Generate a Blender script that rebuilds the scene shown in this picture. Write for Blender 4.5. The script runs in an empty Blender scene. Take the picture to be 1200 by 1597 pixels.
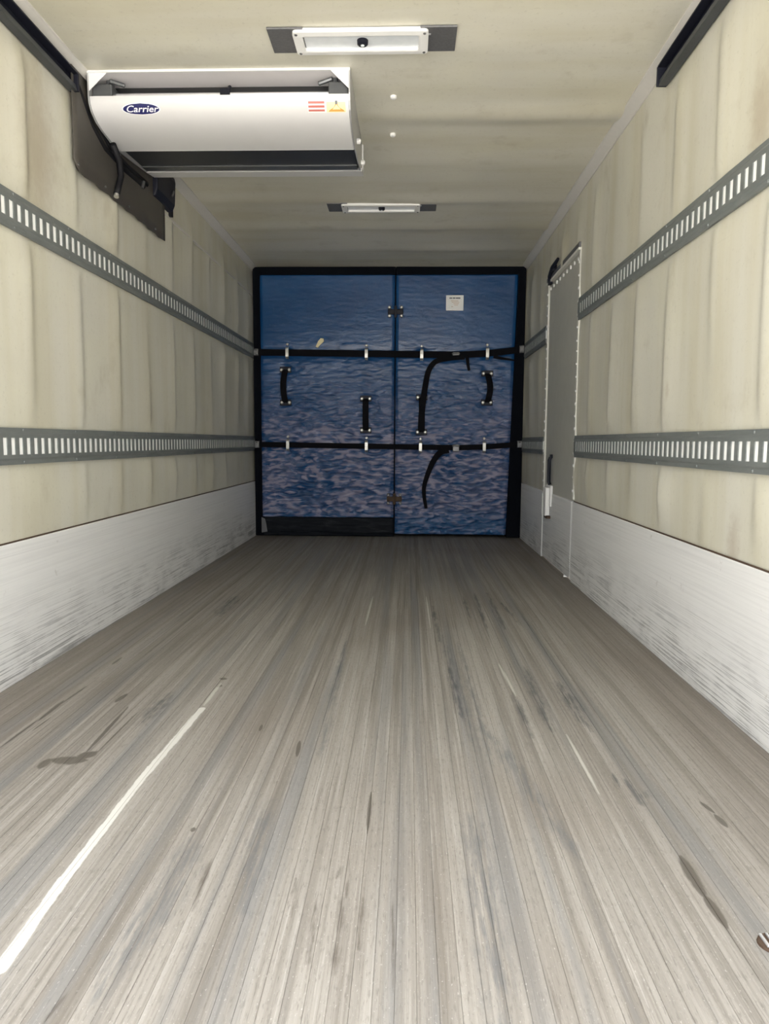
import bpy, bmesh, math, random
from mathutils import Vector, Matrix, noise
random.seed(7)
C = bpy.context.scene.collection
sc = bpy.context.scene

# ------------------------------------------------------------ camera
FPX, PITCH, YAW, ROLL = 1136.2, -0.0964, 0.0324, 0.0054
CAM = Vector((0, 0, 0.843))
_c, _s = math.cos(YAW), math.sin(YAW)
FW = Vector((-_s*math.cos(PITCH), _c*math.cos(PITCH), math.sin(PITCH)))
_rt = Vector((_c, _s, 0)); _up = _rt.cross(FW)
RT = _rt*math.cos(ROLL) + _up*math.sin(ROLL); UP = RT.cross(FW)
cam_data = bpy.data.cameras.new('camera')
cam_data.sensor_fit = 'VERTICAL'; cam_data.sensor_height = 36; cam_data.sensor_width = 36
cam_data.lens = 36*FPX/1597; cam_data.clip_start = 0.02; cam_data.clip_end = 200
cam = bpy.data.objects.new('camera', cam_data); C.objects.link(cam)
M = Matrix((RT, UP, -FW)).transposed().to_4x4(); M.translation = CAM
cam.matrix_world = M
sc.camera = cam

# ------------------------------------------------------------ daylight (overcast) and exposure
REAR = 0.74                       # Y of the open rear end of the body
XL, XR, ZC = -1.369, 1.002, 2.346 # inner faces of the side walls, ceiling height
w = bpy.data.worlds.new('overcast_sky'); sc.world = w; w.use_nodes = True
nt = w.node_tree; nt.nodes.clear()
wo = nt.nodes.new('ShaderNodeOutputWorld'); bg = nt.nodes.new('ShaderNodeBackground')
tc = nt.nodes.new('ShaderNodeTexCoord'); sp = nt.nodes.new('ShaderNodeSeparateXYZ')
rp = nt.nodes.new('ShaderNodeValToRGB')
nt.links.new(tc.outputs['Generated'], sp.inputs[0]); nt.links.new(sp.outputs['Z'], rp.inputs[0])
rp.color_ramp.elements[0].position = 0.0; rp.color_ramp.elements[0].color = (0.40, 0.415, 0.43, 1)
rp.color_ramp.elements[1].position = 0.9; rp.color_ramp.elements[1].color = (1.0, 1.0, 1.0, 1)
nt.links.new(rp.outputs[0], bg.inputs[0]); bg.inputs[1].default_value = 6.0
nt.links.new(bg.outputs[0], wo.inputs[0])
pl = bpy.data.lights.new('rear_opening_portal', 'AREA'); pl.shape = 'RECTANGLE'
pl.size = 2.37; pl.size_y = 2.34; pl.cycles.is_portal = True
po = bpy.data.objects.new('rear_opening_portal', pl); C.objects.link(po)
po.location = ((XL+XR)/2, REAR-0.02, ZC/2); po.rotation_euler = (math.radians(90), 0, 0)
sun = bpy.data.lights.new('sun', 'SUN'); sun.energy = 35.0; sun.angle = math.radians(4); sun.color = (1, .97, .92)
so = bpy.data.objects.new('sun', sun); C.objects.link(so)          # stands beyond the front of the body: lights only the yard
so.rotation_euler = Vector((-.25, -1, -1.7)).to_track_quat('-Z', 'Y').to_euler()
sc.view_settings.view_transform = 'Standard'; sc.view_settings.look = 'None'
sc.view_settings.gamma = 1; sc.view_settings.use_curve_mapping = False
sc.view_settings.exposure = 0.24

# ------------------------------------------------------------ measuring helpers
def at(u, v, ax, val):
    d = FW + RT*((u-600)/FPX) - UP*((v-798.5)/FPX)
    return CAM + d*((val-CAM[ax])/d[ax])
def fl(u, v): p = at(u, v, 2, 0); return (p.x, p.y)

# ------------------------------------------------------------ node helpers
class NM:
    """small wrapper to write node materials"""
    def __init__(s, name):
        s.m = bpy.data.materials.new(name); s.m.use_nodes = True
        s.t = s.m.node_tree; s.t.nodes.clear()
        s.out = s.n('ShaderNodeOutputMaterial'); s.b = s.n('ShaderNodeBsdfPrincipled')
        s.l(s.b.outputs[0], s.out.inputs[0])
        s._pos = None
    def n(s, k, **kw):
        x = s.t.nodes.new(k)
        for a, v in kw.items(): setattr(x, a, v)
        return x
    def l(s, a, b): s.t.links.new(a, b)
    def put(s, sock, v):
        if hasattr(v, 'is_output'): s.l(v, sock)
        else: sock.default_value = v
    def pos(s):
        if s._pos is None: s._pos = s.n('ShaderNodeNewGeometry').outputs['Position']
        return s._pos
    def math(s, op, a, b=0.0, c=0.0, clamp=False):
        x = s.n('ShaderNodeMath', operation=op, use_clamp=clamp)
        s.put(x.inputs[0], a); s.put(x.inputs[1], b)
        if len(x.inputs) > 2: s.put(x.inputs[2], c)
        return x.outputs[0]
    def vec(s, op, a, b=(0, 0, 0)):
        x = s.n('ShaderNodeVectorMath', operation=op); s.put(x.inputs[0], a)
        if op == 'SCALE': s.put(x.inputs['Scale'], b)
        else: s.put(x.inputs[1], b)
        return x.outputs['Value'] if op in ('DOT_PRODUCT', 'LENGTH', 'DISTANCE') else x.outputs['Vector']
    def sep(s, v):
        x = s.n('ShaderNodeSeparateXYZ'); s.l(v, x.inputs[0]); return x.outputs
    def noise(s, scale=(1, 1, 1), detail=3, rough=.5, off=(0, 0, 0), src=None, dist=0.0):
        v = s.vec('MULTIPLY', src or s.pos(), scale); v = s.vec('ADD', v, off)
        x = s.n('ShaderNodeTexNoise'); s.l(v, x.inputs['Vector'])
        x.inputs['Scale'].default_value = 1; x.inputs['Detail'].default_value = detail
        x.inputs['Roughness'].default_value = rough; x.inputs['Distortion'].default_value = dist
        return x.outputs['Fac']
    def ramp(s, f, lo, hi, a=0.0, b=1.0):
        x = s.n('ShaderNodeMapRange', clamp=True, interpolation_type='SMOOTHSTEP')
        s.put(x.inputs[0], f); s.put(x.inputs[1], lo); s.put(x.inputs[2], hi)
        s.put(x.inputs[3], a); s.put(x.inputs[4], b); return x.outputs[0]
    def mix(s, f, a, b, mode='MIX'):
        x = s.n('ShaderNodeMix', data_type='RGBA', blend_type=mode)
        s.put(x.inputs[0], f)
        s.put(x.inputs[6], a if hasattr(a, 'is_output') else (*a, 1)); s.put(x.inputs[7], b if hasattr(b, 'is_output') else (*b, 1))
        return x.outputs[2]
    def bump(s, h, strength=.3, dist=.002):
        x = s.n('ShaderNodeBump'); x.inputs['Strength'].default_value = strength
        x.inputs['Distance'].default_value = dist; s.l(h, x.inputs['Height']); s.l(x.outputs[0], s.b.inputs['Normal'])
    def set(s, col=None, rough=.5, metal=0., spec=.5, coat=0.):
        if col is not None: s.put(s.b.inputs['Base Color'], col if hasattr(col, 'is_output') else (*col, 1))
        s.put(s.b.inputs['Roughness'], rough); s.put(s.b.inputs['Metallic'], metal)
        s.put(s.b.inputs['Specular IOR Level'], spec); s.b.inputs['Coat Weight'].default_value = coat
        return s
def simple(name, col, rough=.5, metal=0., spec=.5, var=.12, scale=40, bump=0.0):
    m = NM(name); f = m.noise((scale,)*3, 3)
    c2 = tuple(min(1, x*(1+var)) for x in col); c1 = tuple(x*(1-var) for x in col)
    m.set(m.mix(f, c1, c2), rough, metal, spec)
    if bump: m.bump(f, bump)
    return m.m

# ------------------------------------------------------------ materials
def wall_material(name, base, axis):
    """glass-fibre reinforced liner: faint mottling, yellowed streaks, smudges. axis: long streaks run along it"""
    m = NM(name)
    st = (0.35, 5, .35) if axis == 'z' else (0.6, 4.5, 1)
    if axis == 'z': st = (1, 5.5, .35)
    streak = m.noise(st, 4, .55, (3, 1, 2))
    blot = m.noise((2.2, 2.2, 2.2), 4, .6, (9, 4, 1))
    fine = m.noise((60, 60, 60), 3, .7)
    dirt = m.noise((5, 5, 3.5), 5, .65, (2, 7, 5))
    c = m.mix(m.ramp(streak, .38, .70, 0, .7), base, tuple(b*k for b, k in zip(base, (.86, .83, .72))))
    c = m.mix(m.ramp(blot, .45, .72, 0, .45), c, tuple(b*k for b, k in zip(base, (1.06, 1.06, .98))))
    c = m.mix(m.ramp(dirt, .55, .80, 0, .42), c, (.34, .30, .21))
    c = m.mix(m.ramp(fine, .56, .78, 0, .30), c, (.30, .28, .22))
    scratch = m.noise((1.5, 3, 140) if axis == 'z' else (30, 3, 1), 2, .5, (4, 4, 4))
    c = m.mix(m.ramp(scratch, .70, .80, 0, .12), c, (.28, .26, .2))
    return m, c
m, c = wall_material('liner_wall', (.60, .586, .510), 'z')
# short brushed-out marks and specks seen on the walls
marks = [at(1045, 610, 0, XR), at(1143, 860, 0, XR), at(1190, 180, 0, XR), at(60, 230, 0, XL), at(125, 150, 0, XL)]
p = m.pos()
for q, r, s_ in ((marks[0], .018, (1, 1, .45)), (marks[1], .06, (1, 1.2, .45)), (marks[2], .10, (1, 1, .6)), (marks[3], .16, (1, 1, .5)), (marks[4], .12, (1, 1, .5))):
    d = m.vec('SUBTRACT', p, tuple(q)); d = m.vec('MULTIPLY', d, s_)
    L_ = m.math('ADD', m.vec('LENGTH', d), m.math('MULTIPLY', m.noise((22, 22, 22), 4, .7), r*1.2))
    c = m.mix(m.ramp(L_, r*.7, r*1.9, .42, 0), c, (.27, .20, .13))
m.set(c, .42, 0, .4); m.bump(m.noise((90, 90, 90), 2), .12, .001)
WALL = m.m
m, c = wall_material('liner_ceiling', (.625, .608, .530), 'x')
m.set(c, .40, 0, .4); m.bump(m.noise((8, 8, 8), 3), .15, .004)
CEIL = m.m

m = NM('scuffed_aluminium_kick_plate')
z = m.sep(m.pos())[2]
sc1 = m.noise((3, .9, 120), 5, .7); sc2 = m.noise((3, 2.0, 220), 3, .6, (4, 1, 2)); blob = m.noise((4, 4, 9), 4, .65, (6, 2, 8))
low = m.ramp(z, .02, .36, 1, 0)
c = m.mix(m.ramp(sc1, .42, .7, 0, .5), (.84, .84, .835), (.66, .66, .66))
mask = m.math('MULTIPLY', m.ramp(m.math('ADD', sc2, m.math('MULTIPLY', blob, .5)), .72, .90), low)
c = m.mix(m.math('MULTIPLY', mask, .75), c, (.22, .22, .225))
c = m.mix(m.ramp(m.noise((14, 14, 14), 5, .7), .64, .74, 0, .5), c, (.36, .33, .29))
m.set(c, .48, .15, .5); m.bump(sc2, .2, .001)
SCUFF = m.m

def capsule(m, P, a, b, r, soft, wob, taper=True):
    """mask of a scuff drawn along a..b on the floor (xy)"""
    a = Vector((a[0], a[1], 0)); b = Vector((b[0], b[1], 0)); ba = b-a; L2 = ba.dot(ba)
    pa = m.vec('SUBTRACT', P, tuple(a))
    h = m.math('MAXIMUM', m.math('MINIMUM', m.math('MULTIPLY', m.vec('DOT_PRODUCT', pa, tuple(ba)), 1/L2), 1.0), 0.0)
    d = m.vec('DISTANCE', pa, m.vec('SCALE', tuple(ba), h))
    d = m.math('ADD', d, m.math('MULTIPLY', wob, r))
    if taper: d = m.math('ADD', d, m.math('MULTIPLY', m.math('POWER', m.math('ABSOLUTE', m.math('SUBTRACT', h, .5)), 2.5), r*4.5))
    return m.ramp(d, r*(1-soft), r*(1+soft), 1, 0)
m = NM('worn_laminated_hardwood')
x, y, z = m.sep(m.pos())
P = m.vec('MULTIPLY', m.pos(), (1, 1, 0))
rnd = m.n('ShaderNodeObjectInfo').outputs['Random']
s1 = m.noise((38, .55, 1), 4, .6); s2 = m.noise((150, 2.2, 1), 3, .65, (5, 5, 5)); s3 = m.noise((15, .32, 1), 3, .5, (1, 8, 3))
s4 = m.noise((230, 34, 1), 2, .7, (2, 2, 2)); grit = m.noise((260, 120, 1), 2, .6, (2, 6, 2)); big = m.noise((1.6, 1.0, 1), 3, .5, (7, 2, 3))
c = m.mix(rnd, (.165, .150, .131), (.228, .212, .190))
c = m.mix(m.ramp(s1, .35, .68), c, m.mix(.5, c, (.36, .34, .31)))
c = m.mix(m.ramp(s2, .50, .70, 0, .42), c, (.11, .095, .08))
c = m.mix(m.ramp(s2, .42, .30, 0, .4), c, (.42, .40, .37))
c = m.mix(m.ramp(s4, .52, .74, 0, .50), c, (.10, .09, .08))
c = m.mix(m.ramp(s3, .50, .66, 0, .50), c, (.125, .13, .137))      # rubber-grey tyre streaks
c = m.mix(m.ramp(big, .48, .70, 0, .30), c, (.15, .125, .10))
c = m.mix(m.ramp(grit, .62, .76, 0, .42), c, (.50, .48, .45))
c = m.mix(m.ramp(grit, .35, .25, 0, .45), c, (.08, .07, .06))
edge = m.math('MAXIMUM', m.ramp(x, XL+.02, XL+.45, 1, 0), m.ramp(x, XR-.45, XR-.02, 0, 1))
c = m.mix(m.math('MULTIPLY', edge, .38), c, (.125, .096, .070))      # browner, unworn edges
wob = m.math('SUBTRACT', m.noise((45, 16, 1), 4, .7, (3, 3, 3)), .5)
wob2 = m.math('MULTIPLY', wob, 3.2); brk = m.ramp(m.noise((95, 7, 1), 4, .7, (8, 1, 4)), .36, .60)
def marks_of(lst, soft, wb, col, amt):
    global c
    acc = None
    for a, b, r in lst:
        k = capsule(m, P, fl(*a), fl(*b), r, soft, wb, col != (.60, .59, .56))
        acc = k if acc is None else m.math('MAXIMUM', acc, k)
    if wb is wob2: acc = m.math('MULTIPLY', acc, brk)
    c = m.mix(m.math('MULTIPLY', acc, amt), c, col)
# grey rubber streaks
marks_of([((690, 990), (745, 1170), .018), ((715, 1000), (770, 1200), .012), ((735, 1270), (790, 1597), .026), ((500, 1180), (540, 1000), .012),
          ((760, 1140), (905, 1340), .02), ((310, 1300), (200, 1500), .03), ((240, 1400), (150, 1560), .02), ((420, 1250), (380, 1420), .022)], .9, wob2, (.095, .10, .107), .62)
marks_of([((740, 925), (760, 980), .010), ((760, 925), (788, 982), .012), ((782, 940), (812, 975), .009), ((722, 930), (735, 965), .008), ((675, 945), (686, 1000), .010), ((700, 1040), (722, 1120), .010),
          ((820, 1040), (860, 1140), .016), ((865, 1060), (920, 1140), .016), ((885, 1080), (910, 1110), .014), ((800, 1080), (830, 1150), .010), ((340, 960), (370, 930), .03), ((215, 1130), (270, 1080), .022),
          ((975, 1215), (1005, 1255), .012), ((1000, 1245), (1010, 1235), .012), ((955, 1205), (965, 1230), .006)], .8, wob2, (.055, .056, .06), .75)
# wet-looking dark spills
marks_of([((62, 1198), (76, 1184), .014), ((80, 1185), (135, 1186), .024), ((120, 1183), (150, 1172), .020), ((132, 1176), (200, 1102), .006),
          ((150, 1175), (215, 1110), .003), ((0, 1166), (60, 1122), .004), ((60, 1124), (100, 1092), .007), ((95, 1098), (135, 1070), .004), ((50, 1140), (80, 1118), .003),
          ((175, 1036), (190, 1025), .006), ((1062, 1335), (1100, 1400), .012), ((1098, 1395), (1135, 1447), .009), ((1115, 1270), (1135, 1290), .008), ((1092, 1250), (1115, 1268), .006),
          ((180, 1095), (198, 1082), .010), ((463, 1180), (468, 1155), .006), ((347, 1060), (350, 1057), .013), ((340, 1072), (345, 1068), .008), ((300, 1297), (303, 1290), .006), ((573, 1300), (579, 1235), .004), ((405, 1140), (409, 1130), .005)],
         .25, wob, (.062, .053, .042), .78)
# dark pitted grain
marks_of([((525, 1370), (535, 1350), .005), ((495, 1400), (480, 1500), .007), ((533, 1400), (520, 1520), .007), ((462, 1370), (455, 1430), .004), ((567, 1400), (560, 1480), .005),
          ((613, 1400), (613, 1540), .003), ((545, 1340), (540, 1400), .004), ((330, 1340), (300, 1420), .006), ((855, 1510), (875, 1597), .003), ((65, 1597), (105, 1550), .004)], .9, wob2, (.07, .058, .048), .7)
# the chalk-white scrape lines
marks_of([((0, 1512), (100, 1370), .0115), ((95, 1378), (235, 1196), .0105), ((225, 1210), (315, 1105), .0105)], .18, wob, (.60, .59, .56), .74)
marks_of([((884, 1145), (935, 1238), .004), ((318, 1100), (345, 1065), .006), ((778, 1035), (805, 1085), .005), ((582, 930), (570, 975), .004), ((665, 930), (672, 980), .004)],
         .7, wob, (.50, .485, .44), .65)
m.set(c, m.ramp(s3, .4, .7, .62, .50), 0, .35); m.bump(m.math('ADD', s2, m.math('MULTIPLY', s4, .6)), .35, .001)
WOOD = m.m

m = NM('galvanised_rail_steel')
f = m.noise((40, 8, 40), 4, .65)
c = m.mix(f, (.12, .132, .13), (.21, .225, .22)); c = m.mix(m.ramp(m.noise((90, 30, 90), 4, .7, (3, 1, 1)), .64, .74, 0, .6), c, (.36, .36, .33))
m.set(c, .5, .15, .5); RAIL = m.m
SLOTBACK = simple('bright_white_slot_backing', (.92, .93, .92), .4, 0, .5, .04)
TRIM = simple('painted_aluminium_cove', (.62, .60, .56), .4, .1, .5, .05)
BLACKM = simple('black_painted_steel', (.010, .011, .019), .5, 0, .25)
GREYM = simple('grey_steel', (.13, .135, .14), .4, .6)
TRACKM = simple('charcoal_track', (.045, .05, .055), .5, .1)
DOORM = simple('grey_door_skin', (.46, .46, .42), .5, 0, .4, .08, 12)
COVER = simple('white_evaporator_cover', (.66, .655, .655), .38, 0, .5, .03, 8)
ALU = simple('brushed_aluminium', (.55, .55, .56), .38, .6, .5, .08)
TRAY = simple('lilac_grey_sheet_metal', (.80, .77, .78), .45, 0, .5, .05, 10)
DARKIN = simple('dark_interior', (.01, .01, .011), .6)
GRILL = simple('dark_plastic_outlet', (.022, .023, .026), .45)
NAVY = simple('navy_emblem', (.012, .014, .10), .35, var=.05)
WHITEP = simple('white_print', (.85, .86, .9), .5, var=.03)
WHITE = simple('white_plastic', (.80, .80, .79), .4, var=.03)
REDP = simple('faded_red_print', (.52, .16, .13), .5, var=.05)
ORANGE = simple('orange_print', (.62, .34, .08), .5, var=.05)
YELLOW = simple('pale_yellow_print', (.80, .70, .42), .5, var=.05)
INK = simple('dark_print', (.06, .07, .09), .5)
TANP = simple('tan_print', (.55, .40, .28), .5)
SHEET = simple('dark_rubber_sheet', (.062, .056, .048), .5, 0, .4, .35, 6, .2)
HOSE = simple('black_hose', (.008, .008, .010), .6, 0, .2)
FOAM = simple('black_foam_edge', (.004, .005, .008), .9, 0, .08, .3)
WEB = simple('black_webbing', (.004, .004, .006), .8, 0, .12, .3, 200, .3)
STEEL = simple('worn_zinc_steel', (.50, .49, .45), .35, .7, .5, .2)
STEELD = simple('dull_steel', (.16, .16, .16), .4, .7, .5, .2)
PLATEG = simple('dark_galvanised_plate', (.135, .135, .140), .5, .35, .5, .3, 120)
GASKET = simple('off_white_door_gasket', (.66, .655, .61), .55, 0, .4, .10, 60)
RUST = simple('rusty_iron', (.07, .045, .03), .8, 0, .3, .5, 90, .4)
m = NM('frosted_lamp_lens')
m.set(m.mix(m.noise((30, 30, 30), 3), (.62, .66, .70), (.78, .81, .84)), .3, 0, .5); LENS = m.m
m = NM('black_sheeting_bottom_flap')
f = m.noise((5, 5, 30), 4, .6)
m.set(m.mix(m.ramp(f, .5, .7, 0, .6), (.006, .008, .012), (.03, .033, .037)), .6, 0, .15); m.bump(f, .8, .02); FLAP = m.m
m = NM('blue_vinyl_cover')
x, y, z = m.sep(m.pos())
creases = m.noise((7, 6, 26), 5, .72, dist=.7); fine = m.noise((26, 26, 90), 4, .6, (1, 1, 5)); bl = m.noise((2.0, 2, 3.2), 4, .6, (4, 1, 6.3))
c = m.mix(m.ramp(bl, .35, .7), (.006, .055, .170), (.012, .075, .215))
pale_low = m.math('MULTIPLY', m.ramp(m.math('ADD', m.math('MULTIPLY', bl, 1.0), m.math('MULTIPLY', creases, 1.0)), .80, 1.15), m.ramp(z, 1.75, .55, 0, .30))
pale_low = m.math('MULTIPLY', pale_low, m.ramp(z, .14, .30, .12, 1))
c = m.mix(pale_low, c, (.33, .29, .37))  # lavender blotches, stronger lower down and fading at the foot
crumple_light = m.n('ShaderNodeAttribute', attribute_name='ridge_sheen').outputs['Fac']
c = m.mix(m.math('MULTIPLY', m.ramp(m.math('ADD', m.math('MULTIPLY', crumple_light, .75), m.math('ADD', m.math('MULTIPLY', creases, .5), m.math('MULTIPLY', bl, .55))), .68, 1.02, 0, .56), m.ramp(z, 1.5, .7, .25, 1)), c, (.40, .36, .45))  # painted sheen: crumple ridges coloured pale lavender
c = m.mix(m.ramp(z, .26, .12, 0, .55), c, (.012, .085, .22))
c = m.mix(m.math('MULTIPLY', m.ramp(crumple_light, .12, .0, 0, .45), m.ramp(z, 1.5, .9, 0, 1)), c, (.008, .035, .10))                                   # crease shade painted in: darker blue in the crumple valleys
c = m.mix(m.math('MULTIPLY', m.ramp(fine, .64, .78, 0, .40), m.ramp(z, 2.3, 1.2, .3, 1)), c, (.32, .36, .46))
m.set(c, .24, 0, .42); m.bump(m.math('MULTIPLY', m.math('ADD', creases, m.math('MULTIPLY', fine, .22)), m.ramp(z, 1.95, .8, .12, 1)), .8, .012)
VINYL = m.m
CONC = simple('pale_concrete_yard', (.50, .48, .45), .8, 0, .3, .15, 3)

# ------------------------------------------------------------ mesh helpers
class MB:
    def __init__(s): s.v = []; s.f = []
    def box(s, a, b):
        x0, y0, z0 = (min(a[i], b[i]) for i in range(3)); x1, y1, z1 = (max(a[i], b[i]) for i in range(3))
        n = len(s.v); s.v += [(x0, y0, z0), (x1, y0, z0), (x1, y1, z0), (x0, y1, z0), (x0, y0, z1), (x1, y0, z1), (x1, y1, z1), (x0, y1, z1)]
        s.f += [tuple(n+i for i in q) for q in ((0, 3, 2, 1), (4, 5, 6, 7), (0, 1, 5, 4), (1, 2, 6, 5), (2, 3, 7, 6), (3, 0, 4, 7))]
        return s
    def prism(s, pts, d):
        """pts: planar loop of 3-D points, swept along d"""
        n = len(s.v); k = len(pts); d = Vector(d)
        s.v += [tuple(p) for p in pts] + [tuple(Vector(p)+d) for p in pts]
        s.f += [tuple(range(n, n+k)), tuple(range(n+2*k-1, n+k-1, -1))]
        s.f += [(n+i, n+k+i, n+k+(i+1) % k, n+(i+1) % k) for i in range(k)]
        return s
    def tube(s, path, r, seg=10):
        path = [Vector(p) for p in path]; n0 = len(s.v); k = len(path); rr = r if isinstance(r, (list, tuple)) else [r]*k
        prev = None
        for i, p in enumerate(path):
            t = (path[min(i+1, k-1)]-path[max(i-1, 0)]).normalized()
            u = (prev - t*prev.dot(t)).normalized() if prev is not None else t.orthogonal().normalized()
            prev = u; q = t.cross(u)
            for j in range(seg):
                a = 2*math.pi*j/seg; s.v.append(tuple(p + (u*math.cos(a)+q*math.sin(a))*rr[i]))
        for i in range(k-1):
            for j in range(seg):
                a = n0+i*seg+j; b = n0+i*seg+(j+1) % seg; s.f.append((a, b, b+seg, a+seg))
        s.f.append(tuple(n0+j for j in range(seg-1, -1, -1))); s.f.append(tuple(n0+(k-1)*seg+j for j in range(seg)))
        return s
    def ribbon(s, path, wv, w, th, nv):
        """flat strap along path; wv width directions (one or list), nv thickness direction"""
        k = len(path); n = len(s.v); nv = Vector(nv)
        for i, p in enumerate(path):
            p = Vector(p)
            if wv is None:
                t = (Vector(path[min(i+1, k-1)])-Vector(path[max(i-1, 0)])).normalized(); d = t.cross(nv).normalized()
            else: d = Vector(wv)
            ww = w[i] if isinstance(w, (list, tuple)) else w
            s.v += [tuple(p-d*ww/2-nv*th/2), tuple(p+d*ww/2-nv*th/2), tuple(p+d*ww/2+nv*th/2), tuple(p-d*ww/2+nv*th/2)]
        for i in range(k-1):
            for j in range(4):
                a = n+4*i+j; b = n+4*i+(j+1) % 4; s.f.append((a, b, b+4, a+4))
        s.f += [(n+3, n+2, n+1, n), (n+4*k-4, n+4*k-3, n+4*k-2, n+4*k-1)]
        return s
    def build(s, name, mat, parent=None, bevel=0., smooth=False):
        me = bpy.data.meshes.new(name); me.from_pydata(s.v, [], s.f)
        bm = bmesh.new(); bm.from_mesh(me); bmesh.ops.recalc_face_normals(bm, faces=bm.faces); bm.to_mesh(me); bm.free()
        me.materials.append(mat)
        o = bpy.data.objects.new(name, me); C.objects.link(o)
        if parent is not None:
            o.parent = parent; o.matrix_parent_inverse = Matrix.Translation(-parent.location)
        if bevel:
            b = o.modifiers.new('bevel', 'BEVEL'); b.width = bevel; b.segments = 2; b.limit_method = 'ANGLE'; b.angle_limit = math.radians(50)
        if smooth:
            for q in me.polygons: q.use_smooth = True
        return o
def thing(name, label, cat, loc, group=None):
    o = bpy.data.objects.new(name, None); C.objects.link(o); o.empty_display_size = .1; o.location = loc
    o['label'] = label; o['category'] = cat
    if group: o['group'] = group
    return o
def tag(o, label, cat, group=None):
    o['label'] = label; o['category'] = cat
    if group: o['group'] = group
    return o
def struct(o, label=None):
    o['kind'] = 'structure'
    if label: o['label'] = label
    return o

# ------------------------------------------------------------ shell: ribbed liner surfaces
def rib(t, s, drop=.028):  # the liner bellies out towards each stud then falls back quickly
    return math.exp(-(t/.10)**2) if t < 0 else math.exp(-(t/drop)**2)
def relief(Y, s, period, y0, seed, amp):
    k = math.floor((Y-y0)/period+.5); h = 0
    for j in (k-1, k, k+1):
        yr = y0 + j*period + .03*noise.noise(Vector((j*3.1, s*.5, seed)))
        a = amp*(.6 + 1.0*noise.noise(Vector((j*7.7+1.3, s*.9, seed+5))))
        h += max(0, a)*rib(Y-yr, s, .028 if period < .5 else .075)
    h += amp*.35*noise.noise(Vector((Y*1.1, s*1.3, seed+9)))
    return h
def clamp_rows(z):
    # the liner is held flat where kick plate and rails are screwed on
    k = min(1, max(0, (z-.49)/.14))
    for zc_ in (.820, 1.6205, 2.27): k *= min(1, max(0, (abs(z-zc_)-.066)/.10))**.6
    return k
def liner(name, mat, coord, disp, us, vs, thick, skip=None, label=None):
    vv = []; ff = []
    for i, u in enumerate(us):
        for j, v in enumerate(vs): vv.append(coord(u, v, disp(u, v)))
    n = len(vs)
    for i in range(len(us)-1):
        for j in range(n-1):
            if skip and skip((us[i]+us[i+1])/2, (vs[j]+vs[j+1])/2): continue
            ff.append((i*n+j, (i+1)*n+j, (i+1)*n+j+1, i*n+j+1))
    k = len(vv); off = coord(0, 0, -1)-coord(0, 0, 0)
    vv2 = [v + off*thick for v in vv]  # outer skin
    # close every open edge between inner and outer skin
    cnt = {}
    for f in ff:
        for a in range(4):
            e = (f[a], f[(a+1) % 4]); cnt[tuple(sorted(e))] = cnt.get(tuple(sorted(e)), 0)+1
    g = list(ff) + [tuple(i+k for i in reversed(f)) for f in ff]
    for f in ff:
        for a in range(4):
            e = (f[a], f[(a+1) % 4])
            if cnt[tuple(sorted(e))] == 1: g.append((e[1], e[0], e[0]+k, e[1]+k))
    me = bpy.data.meshes.new(name); me.from_pydata([tuple(q) for q in vv+vv2], [], g)
    bm = bmesh.new(); bm.from_mesh(me)
    bmesh.ops.delete(bm, geom=[v for v in bm.verts if not v.link_faces], context='VERTS')
    bmesh.ops.recalc_face_normals(bm, faces=bm.faces); bm.to_mesh(me); bm.free()
    me.materials.append(mat); me.polygons.foreach_set('use_smooth', [True]*len(me.polygons))
    o = bpy.data.objects.new(name, me); C.objects.link(o); struct(o, label)
    md = o.modifiers.new('edges', 'EDGE_SPLIT'); md.split_angle = math.radians(40)
    return o
DOOR = (4.42, 5.39, 0.0, 1.965)   # y0, y1, z0, z1 of the side door
YEND = 6.95
def lin(a, b, st, extra=()):
    n = max(1, round((b-a)/st)); L = [a+(b-a)*i/n for i in range(n+1)]
    for e in extra:
        i = min(range(len(L)), key=lambda q: abs(L[q]-e)); L[i] = e
    return L
ys = lin(REAR, YEND, .016, (DOOR[0], DOOR[1])); zs = lin(0, ZC, .04, (.488, DOOR[3]))
fadeL = lambda z: 1.0
liner('wall_left', WALL, lambda y, z, h: Vector((XL+h, y, z)), lambda y, z: relief(y, z, .40, 2.63, 1, .019)*clamp_rows(z), ys, zs, .06)
liner('wall_right', WALL, lambda y, z, h: Vector((XR-h, y, z)), lambda y, z: relief(y, z, .40, 2.50, 22, .019)*clamp_rows(z), ys, zs, .06,
      skip=lambda y, z: DOOR[0] < y < DOOR[1] and z < DOOR[3])
xs = lin(XL-.06, XR+.06, .07)
liner('ceiling', CEIL, lambda y, x, h: Vector((x, y, ZC-h)),
      lambda y, x: relief(y, x, .59, 2.95, 40, .016)*(.35+.65*min(1, max(0, (x+.5)/.6))), ys, xs, .06)
struct(MB().box((XL-.06, YEND, -.06), (XR+.06, YEND+.06, ZC+.06)).build('wall_front', WALL))
struct(MB().box((-30, -30, -1.25), (30, 30, -1.15)).build('ground', CONC))
# cove angles along both upper corners
for side, X, sg in (('left', XL, 1), ('right', XR, -1)):
    o = MB().prism([(X, REAR, ZC-.040), (X+sg*.004, REAR, ZC-.040), (X+sg*.008, REAR, ZC-.034), (X+sg*.040, REAR, ZC-.008), (X+sg*.046, REAR, ZC-.005), (X+sg*.046, REAR, ZC+.004), (X, REAR, ZC+.004)], (0, 6.44-REAR, 0)).build('trim_1' if side == 'left' else 'trim_2', TRIM)
    struct(o, 'pale cove strip along the top of the %s wall' % side)
o = MB().box((XL, 4.05, 2.086), (XL+.012, 6.40, 2.098)).build('trim_3', TRIM); struct(o, 'thin seam strip high on the left wall beyond the dark sheet')

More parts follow.
